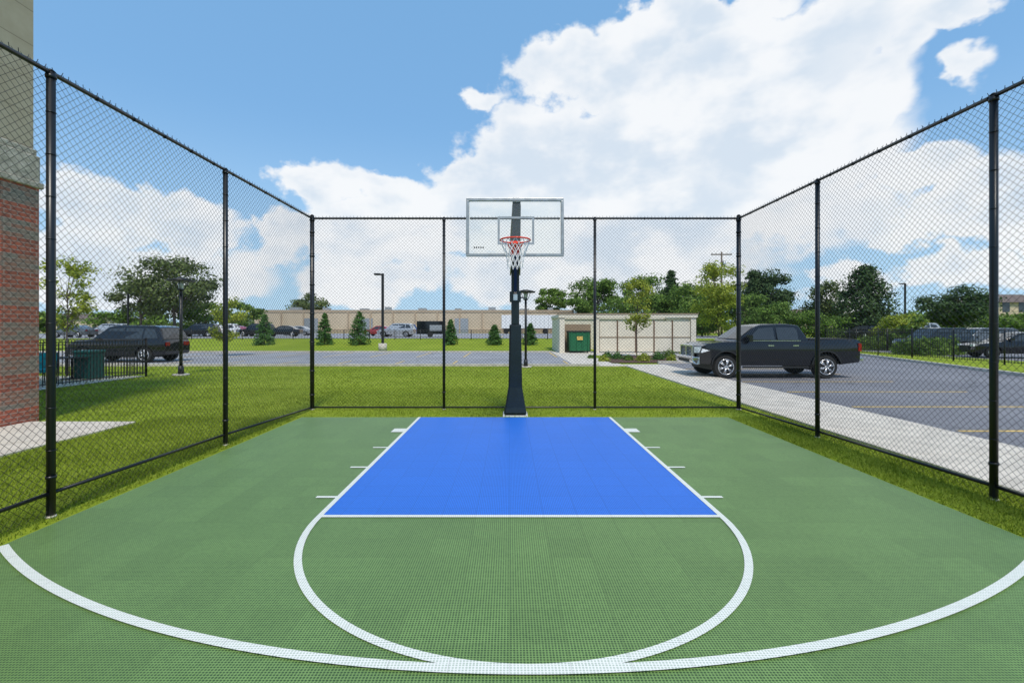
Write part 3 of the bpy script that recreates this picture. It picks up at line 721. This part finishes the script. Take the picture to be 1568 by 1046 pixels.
def car_common(e,W,body,arch_r,wr,wx,cabin,side_w,paint,screens,inset_top,zbelt,zroof,front_in=.14,L_=4.5,inner='trim'):
    b=MB()
    b.prism(body,0,W,paint)
    z1=zbelt; zl=wr+.05
    def disp(co):
        x,y,z=co; i=0
        if x<.8: i+=front_in*((.8-x)/.8)**2
        if x>L_-.5: i+=front_in*.6*((x-L_+.5)/.5)**2
        zc=z1-.28                     # shoulder crease
        if z>zc: i+=.055*((z-zc)/.28)**1.6
        else:
            t=(zc-z)/(zc-.4); i+=.03*math.sin(min(1,t)*math.pi)*.8 + (.05*max(0,t-.6)/.4)
        for wxx in wx:               # fender flare
            dx=abs(x-wxx)
            if dx<arch_r*1.5 and z<zl+arch_r*1.05: i-=.02*(1-dx/(arch_r*1.5))
        h=W/2; s=(y-h)/h
        return (x+ (.05*(1-(s*s)) if False else 0) + (.07*s*s if x<.3 else 0), h+s*(h-i), z+ (.02*(1-s*s) if z>z1-.12 else 0))
    cuts=[(2,z1-.05),(2,z1-.14),(2,z1-.28),(2,z1-.42),(2,z1-.55),(2,z1-.68),(0,.2),(0,.4),(0,.8),(0,wx[0]),(0,(wx[0]+wx[1])/2),(0,wx[1]),(0,L_-.5),(0,L_-.25),(1,W*.2),(1,W*.5),(1,W*.8)]
    b.build('body',e,bevel=.022,seg=2,cuts=cuts,disp=disp)
    b=MB()
    def cf(x,z): return .07+(inset_top-.07)*max(0,min(1,(z-zbelt)/(zroof-zbelt)))
    b.prism(cabin,0,W,paint,cf)
    def d2(co):
        x,y,z=co; h=W/2; s=(y-h)/h; return (x+(-.05*(1-s*s) if x<1.6+.4 and z<zroof-.2 else 0),y,z+(.035*(1-s*s) if z>zroof-.12 else 0))
    b.build('cabin',e,bevel=.045,seg=3,cuts=[(1,W*.3),(1,W*.5),(1,W*.7)],disp=d2)
    b=MB()
    for poly in side_w:
        P=[(x,cf(x,z)-.008,z) for x,z in poly]; b.face(P,'glassd')
        P=[(x,W-cf(x,z)+.008,z) for x,z in poly][::-1]; b.face(P,'glassd')
    for (xa,za,xb,zb_) in screens:
        d=Vector((xb-xa,0,zb_-za)).normalized(); n=Vector((-d.z,0,d.x)); 
        if xb<xa: n=-n
        if n.z<0: n=-n
        o=n*.03 if xa<2 else n*.01
        ia=cf(xa,za)+.09; ib=cf(xb,zb_)+.09; m=W/2; k=.025 if xa<2 else .004
        A=[(xa+o.x,ia,za+o.z),(xa+o.x-k,m,za+o.z+k*.5),(xa+o.x,W-ia,za+o.z)]; B_=[(xb+o.x,ib,zb_+o.z),(xb+o.x-k,m,zb_+o.z+k*.5),(xb+o.x,W-ib,zb_+o.z)]
        for i in (0,1): b.face([A[i],A[i+1],B_[i+1],B_[i]],'glassd',True)
    b.build('windows',e)
    b=MB()
    for x in wx:
        b.box(x-arch_r*.96,x+arch_r*.96,.16,W-.16,.3,min(zbelt-.1,arch_r+wr*.9),'trim')
        wheel(b,x,.03,wr,-1); wheel(b,x,W-.03,wr,1)
    b.build('wheels',e); return cf
def car(name,kind,x,y,rz,paint,z=None,sc=1.0):
    e=empty(name,(x,y,gz(y)+.01 if z is None else z),rz); e.scale=(sc,sc,sc)
    W=1.85
    if kind=='suv':
        Lc=4.7; wx=(.9,3.75); ar=.42; wr=.36; zb=.32
        top=[(Lc,.5),(Lc-.02,.95),(Lc-.12,1.08),(1.35,1.05),(.35,.95),(.06,.78),(0,.45)]
        cab=[(1.15,1.0),(1.3,1.08),(2.0,1.66),(2.4,1.72),(4.1,1.70),(4.35,1.62),(4.62,1.08),(4.6,1.0)]
        sw=[[(1.62,1.12),(2.08,1.58),(2.75,1.62),(2.75,1.12)],[(2.83,1.12),(2.83,1.62),(3.62,1.60),(3.62,1.12)],[(3.70,1.12),(3.70,1.60),(4.15,1.55),(4.38,1.14)]]
        sc_=[(1.36,1.12,1.96,1.62),(4.58,1.14,4.38,1.58)]; zr=1.72; zbl=1.08
    else:
        Lc=4.6; wx=(.88,3.65); ar=.39; wr=.33; zb=.27
        top=[(Lc,.45),(Lc-.03,.9),(Lc-.15,.97),(3.9,.98),(1.2,.92),(.3,.80),(.05,.65),(0,.4)]
        cab=[(1.1,.88),(1.25,.93),(2.0,1.38),(2.4,1.45),(3.1,1.43),(3.5,1.33),(4.1,.98),(4.1,.88)]
        sw=[[(1.62,.98),(2.1,1.32),(2.6,1.37),(2.6,.98)],[(2.68,.98),(2.68,1.37),(3.2,1.34),(3.72,1.02)]]
        sc_=[(1.34,.98,1.98,1.36),(4.05,1.0,3.52,1.32)]; zr=1.45; zbl=.95
    body=[(0.02,zb+.05)]+archpts(wx[0],ar,zb,wr)+archpts(wx[1],ar,zb,wr)+[(Lc-.05,zb+.05)]+top
    car_common(e,W,body,ar,wr,wx,cab,sw,paint,sc_,.24,zbl,zr,L_=Lc)
    b=MB()
    for yy in (.2,W-.46): b.box(.03,.2,yy,yy+.26,.66,.78,'lamp'); b.box(Lc-.06,Lc+.01,yy-.05,yy+.19 if yy<1 else yy+.31,.78,.95,'tail')
    b.box(-.01,.08,.5,W-.5,.42,.7,'trim')
    for yy in (-.09,W-.03): b.box(1.62,1.74,yy,yy+.12,1.02,1.14,paint)
    b.build('details',e); return e
car('parked_suv','suv',-22.0,22.4,0,'pblack',sc=1.06)
car('parked_suv','suv',-25.4,26.2,.1,'pgrey',sc=1.05)
car('parked_car','sedan',PX(262,34)-2.6,30,-.5,'pred')
for px,D,k,p in ((292,58,'suv','pblack'),(325,60,'suv','pwhite'),(352,64,'sedan','pred'),(385,62,'suv','pblack'),(425,60,'sedan','pblack'),(448,70,'sedan','psilver'),(240,60,'sedan','psilver'),(600,57,'suv','psilver'),(575,66,'sedan','pred'),(608,62,'suv','pblue'),(100,55,'sedan','pgrey'),(150,60,'suv','psilver')):
    car('parked_suv' if k=='suv' else 'parked_car',k,PX(px,D)-2,D,random.uniform(-.3,.3),p)
for px,D,k,p in ((1445,31,'suv','pblack'),(1545,26,'sedan','pblack'),(1500,33,'suv','pgrey'),(1390,45,'suv','psilver'),(1345,48,'sedan','pblack')):
    car('parked_suv' if k=='suv' else 'parked_car',k,PX(px,D)-2,D,random.uniform(-.4,.4),p)

# pickup truck
e=empty('pickup_truck',(6.36,15.35,.01)); e.scale=(.955,.955,.94); W=2.02; Lt=5.8; ar=.50; wr=.41; wx=(1.0,4.55); zb=.50
body=[(.06,.52)]+archpts(wx[0],ar,zb,wr+.06)+[(1.55,.46),(3.95,.46)]+archpts(wx[1],ar,zb,wr+.06)+[(Lt-.05,.58),(Lt,.7),(Lt-.01,1.37),(Lt-.12,1.40),(3.98,1.38),(1.5,1.33),(.9,1.31),(.35,1.25),(.12,1.16),(.06,.95)]
cab=[(1.35,1.25),(1.42,1.33),(2.15,1.85),(2.35,1.92),(3.3,1.94),(3.68,1.89),(3.95,1.40),(3.95,1.25)]
sw=[[(1.78,1.40),(2.25,1.80),(2.76,1.84),(2.76,1.38)],[(2.86,1.38),(2.86,1.84),(3.50,1.83),(3.60,1.76),(3.60,1.38)]]
cf=car_common(e,W,body,ar,wr,wx,cab,sw,'pblack',[(1.50,1.39,2.14,1.845),(3.93,1.45,3.70,1.84)],.26,1.36,1.94,front_in=.12,L_=Lt)
b=MB()
b.box(-.005,.12,.50,W-.50,.78,1.15,'trim')
for i in range(6): z=.82+i*.055; b.box(-.018,.03,.52,W-.52,z,z+.018,'chrome')
b.box(-.03,.05,.46,W-.46,1.13,1.18,'chrome'); b.box(-.03,.05,.46,W-.46,.745,.79,'chrome'); b.box(-.03,.05,.44,.50,.745,1.18,'chrome'); b.box(-.03,.05,W-.50,W-.44,.745,1.18,'chrome'); b.box(-.035,.04,W/2-.04,W/2+.04,.79,1.13,'chrome')
b.build('grille',e,bevel=.008,seg=1)
b=MB()
for s in (0,1):
    f=lambda y: y if s==0 else W-y
    P=[(.03,f(.43),.90),(.03,f(.43),1.12),(.20,f(.12),1.13),(.46,f(.07),1.12),(.44,f(.05),1.00),(.18,f(.09),.92)]
    if s: P=P[::-1]
    top=[(p[0]-.012,p[1]+(-.02 if s==0 else .02),p[2]) for p in P]; b.face(top,'lamp')
    y0_,y1_=sorted((f(.035),f(.2))); b.box(Lt-.10,Lt+.008,y0_,y1_,.98,1.26,'tail')
b.build('lights',e)
b=MB()
P=[(-.10,.55),(-.12,.62),(-.10,.76),(.10,.76),(.10,.50),(-.02,.50)]
b.prism(P,.08,W-.08,'chrome',lambda x,z: .10 if x<-.05 else 0); 
b.box(Lt-.02,Lt+.13,.10,W-.10,.60,.75,'chrome')
b.build('bumpers',e,bevel=.025)
b=MB()
b.box(-.125,-.09,.5,W-.5,.56,.68,'trim')
for s in (0,1):
    f=lambda a,c: (a,c) if s==0 else (W-c,W-a)
    ya,yb=f(-.20,.04); b.box(1.72,1.84,ya,yb,1.32,1.56,'pblack'); ya,yb=f(-.18,.0); b.box(1.84,1.85,ya,yb,1.34,1.54,'chrome')
    for xx in (2.48,3.36): ya,yb=f(-.012,.06); b.box(xx,xx+.2,ya,yb,1.16,1.20,'chrome')
    for xx in (1.62,2.80,3.74,3.96): ya,yb=f(.022,.06); b.box(xx,xx+.012,ya,yb,.56,1.22,'trim')
    yw=cf(0,1.36)-.02; ya,yb=f(yw,yw+.014); b.box(1.70,3.66,ya,yb,1.345,1.365,'chrome')
    ya,yb=f(-.05,.07); b.box(1.6,3.9,ya,yb,.38,.44,'trim')
b.box(4.05,5.68,.16,W-.16,1.40,1.425,'trim')
b.box(3.4,3.45,.9,.95,1.9,2.05,'trim')
b.build('trim',e)
b=MB()
for x in wx:
    for s in (0,1):
        y=-.022 if s==0 else W+.022
        A=archpts(x,ar+.035,zb,wr+.06,12); B=archpts(x,ar-.01,zb,wr+.06,12)
        for i in range(12):
            q=[(A[i][0],y,A[i][1]),(A[i+1][0],y,A[i+1][1]),(B[i+1][0],y,B[i+1][1]),(B[i][0],y,B[i][1])]; b.face(q,'trim')
            y2=.06 if s==0 else W-.06
            b.face([(A[i][0],y,A[i][1]),(A[i+1][0],y,A[i+1][1]),(A[i+1][0],y2,A[i+1][1]),(A[i][0],y2,A[i][1])],'pblack')
b.build('arch_flares',e)

# ------------------------------------------------------------ world
w=bpy.data.worlds.new('World'); S.world=w; w.use_nodes=True; nt=w.node_tree
try:
    w.cycles.sampling_method='MANUAL'; w.cycles.sample_map_resolution=256
except Exception: pass
for n in list(nt.nodes): nt.nodes.remove(n)
out=nt.nodes.new('ShaderNodeOutputWorld'); bg=nt.nodes.new('ShaderNodeBackground'); L(nt,bg.outputs[0],out.inputs[0])
EL,AZ=58,168
sky=nt.nodes.new('ShaderNodeTexSky'); sky.sky_type='NISHITA'; sky.sun_disc=False; sky.sun_elevation=math.radians(EL); sky.sun_rotation=math.radians(AZ)
sky.air_density=1.0; sky.dust_density=.6; sky.ozone_density=1.5
tc=nt.nodes.new('ShaderNodeTexCoord'); d=tc.outputs['Generated']; sp=nt.nodes.new('ShaderNodeSeparateXYZ'); L(nt,d,sp.inputs[0])
az=MATH(nt,'ARCTAN2',sp.outputs[0],sp.outputs[1]); el=MATH(nt,'ARCSINE',sp.outputs[2])
cv=nt.nodes.new('ShaderNodeCombineXYZ'); L(nt,az,cv.inputs[0]); L(nt,el,cv.inputs[1])
mp=nt.nodes.new('ShaderNodeMapping'); mp.inputs['Scale'].default_value=(1,1,1.3); L(nt,d,mp.inputs[0])
N1=NOISE(nt,mp.outputs[0],5.0,5,.52,2); N2=NOISE(nt,mp.outputs[0],17,4,.55,2)
n1=N1[0]; n2=N2[0]
def vop(op,a,b):
    n=nt.nodes.new('ShaderNodeVectorMath'); n.operation=op
    for i,v in enumerate((a,b)):
        if isinstance(v,tuple): n.inputs[i].default_value=v
        else: L(nt,v,n.inputs[i])
    return n
w1=vop('MULTIPLY',vop('SUBTRACT',N1[1],(.5,.5,.5)).outputs[0],(.28,.20,0)).outputs[0]
w2=vop('MULTIPLY',vop('SUBTRACT',N2[1],(.5,.5,.5)).outputs[0],(.09,.07,0)).outputs[0]
cvw=vop('ADD',cv.outputs[0],vop('ADD',w1,w2).outputs[0]).outputs[0]
blobs=[(930,95,140,66,1),(1120,125,210,125,1.15),(1240,50,200,90,1),(1060,15,190,45,1),(1420,0,260,42,1),(1310,150,100,110,1),(1340,60,80,60,1),
(1000,215,210,85,1.15),(1180,240,180,90,1.15),(870,270,180,66,1.05),(760,290,130,50,1),
(490,290,75,42,1),(570,305,80,34,1),
(1000,345,340,80,1.05),(700,350,260,60,1.05),(490,350,110,50,1),(150,330,110,45,1),(275,345,85,42,1),(100,405,200,70,1),(300,415,140,60,.95),(390,370,70,40,.95),
(900,425,360,60,.8),(560,420,250,50,.75),(1450,245,100,46,.95),(1430,350,110,42,.85),(1560,320,100,90,1),(1280,430,130,40,.7),(1480,430,170,50,.85),(765,150,70,40,.46),(1505,80,100,55,.5),(1250,300,90,36,.7)]
cur=None
for (cx,cy,rx,ry,wg) in blobs:
    u=(cx-780)/F; a=math.atan(u); v=(503-cy)/F; e_=math.atan(v*math.cos(a)); ra=rx/F*math.cos(a)**2; re=ry/F*math.cos(a)*math.cos(e_)**2
    q=vop('LENGTH',vop('MULTIPLY',vop('SUBTRACT',cvw,(a,e_,0)).outputs[0],(1/ra,1/re,0)).outputs[0],(0,0,0))
    g=MATH(nt,'SUBTRACT',wg,q.outputs['Value'])
    cur=g if cur is None else MATH(nt,'MAXIMUM',cur,g)
cur=MATH(nt,'MAXIMUM',cur,-1.2)
back=MATH(nt,'LESS_THAN',sp.outputs[1],-.05)
base=MATH(nt,'ADD',cur,MATH(nt,'MULTIPLY',back,1.05))
dens=MATH(nt,'ADD',base,MATH(nt,'MULTIPLY',MATH(nt,'SUBTRACT',n1,.5),1.1))
dens=MATH(nt,'ADD',dens,MATH(nt,'MULTIPLY',MATH(nt,'SUBTRACT',n2,.5),.7))
cov=SS(nt,dens,-.08,.24)
mp2=nt.nodes.new('ShaderNodeMapping'); mp2.inputs['Location'].default_value=(.03,.0,.06); mp2.inputs['Scale'].default_value=(1,1,1.7); L(nt,d,mp2.inputs[0])
n3=NOISE(nt,mp2.outputs[0],6,4,.55)
sh=SS(nt,n3,.38,.60)
edge=SS(nt,dens,.0,.8,.7,.0)
ccol=MIX(nt,sh,(.70,.79,.89),(.96,.975,.99))
ccol=MIX(nt,edge,ccol,(.97,.98,.99))
skyc=MIX(nt,1.0,sky.outputs[0],(.14,.14,.14),'MULTIPLY')
skyc=MIX(nt,.65,skyc,(.235,.53,.92))
hzz=SS(nt,sp.outputs[2],0,.42,.85,0)
skyc=MIX(nt,hzz,skyc,(.50,.74,.94))
L(nt,MIX(nt,MATH(nt,'MULTIPLY',cov,.94),skyc,ccol),bg.inputs[0]); bg.inputs[1].default_value=1.0

ld=bpy.data.lights.new('sun','SUN'); ld.energy=3.1; ld.angle=math.radians(10); ld.color=(1,.93,.82)
so=bpy.data.objects.new('sun',ld); COL.objects.link(so)
a=math.radians(AZ); e_=math.radians(EL); sd=Vector((math.sin(a)*math.cos(e_),math.cos(a)*math.cos(e_),math.sin(e_)))
so.rotation_euler=sd.to_track_quat('Z','Y').to_euler()

cd=bpy.data.cameras.new('camera'); cd.lens=16.0; cd.sensor_width=36; cd.clip_end=5000; cd.clip_start=.05
cd.shift_x=4/1568; cd.shift_y=-20/1568
co=bpy.data.objects.new('camera',cd); co.location=(0,0,H); co.rotation_euler=(math.pi/2,0,0); COL.objects.link(co); S.camera=co
S.view_settings.view_transform='Standard'; S.view_settings.look='None'; S.view_settings.exposure=0
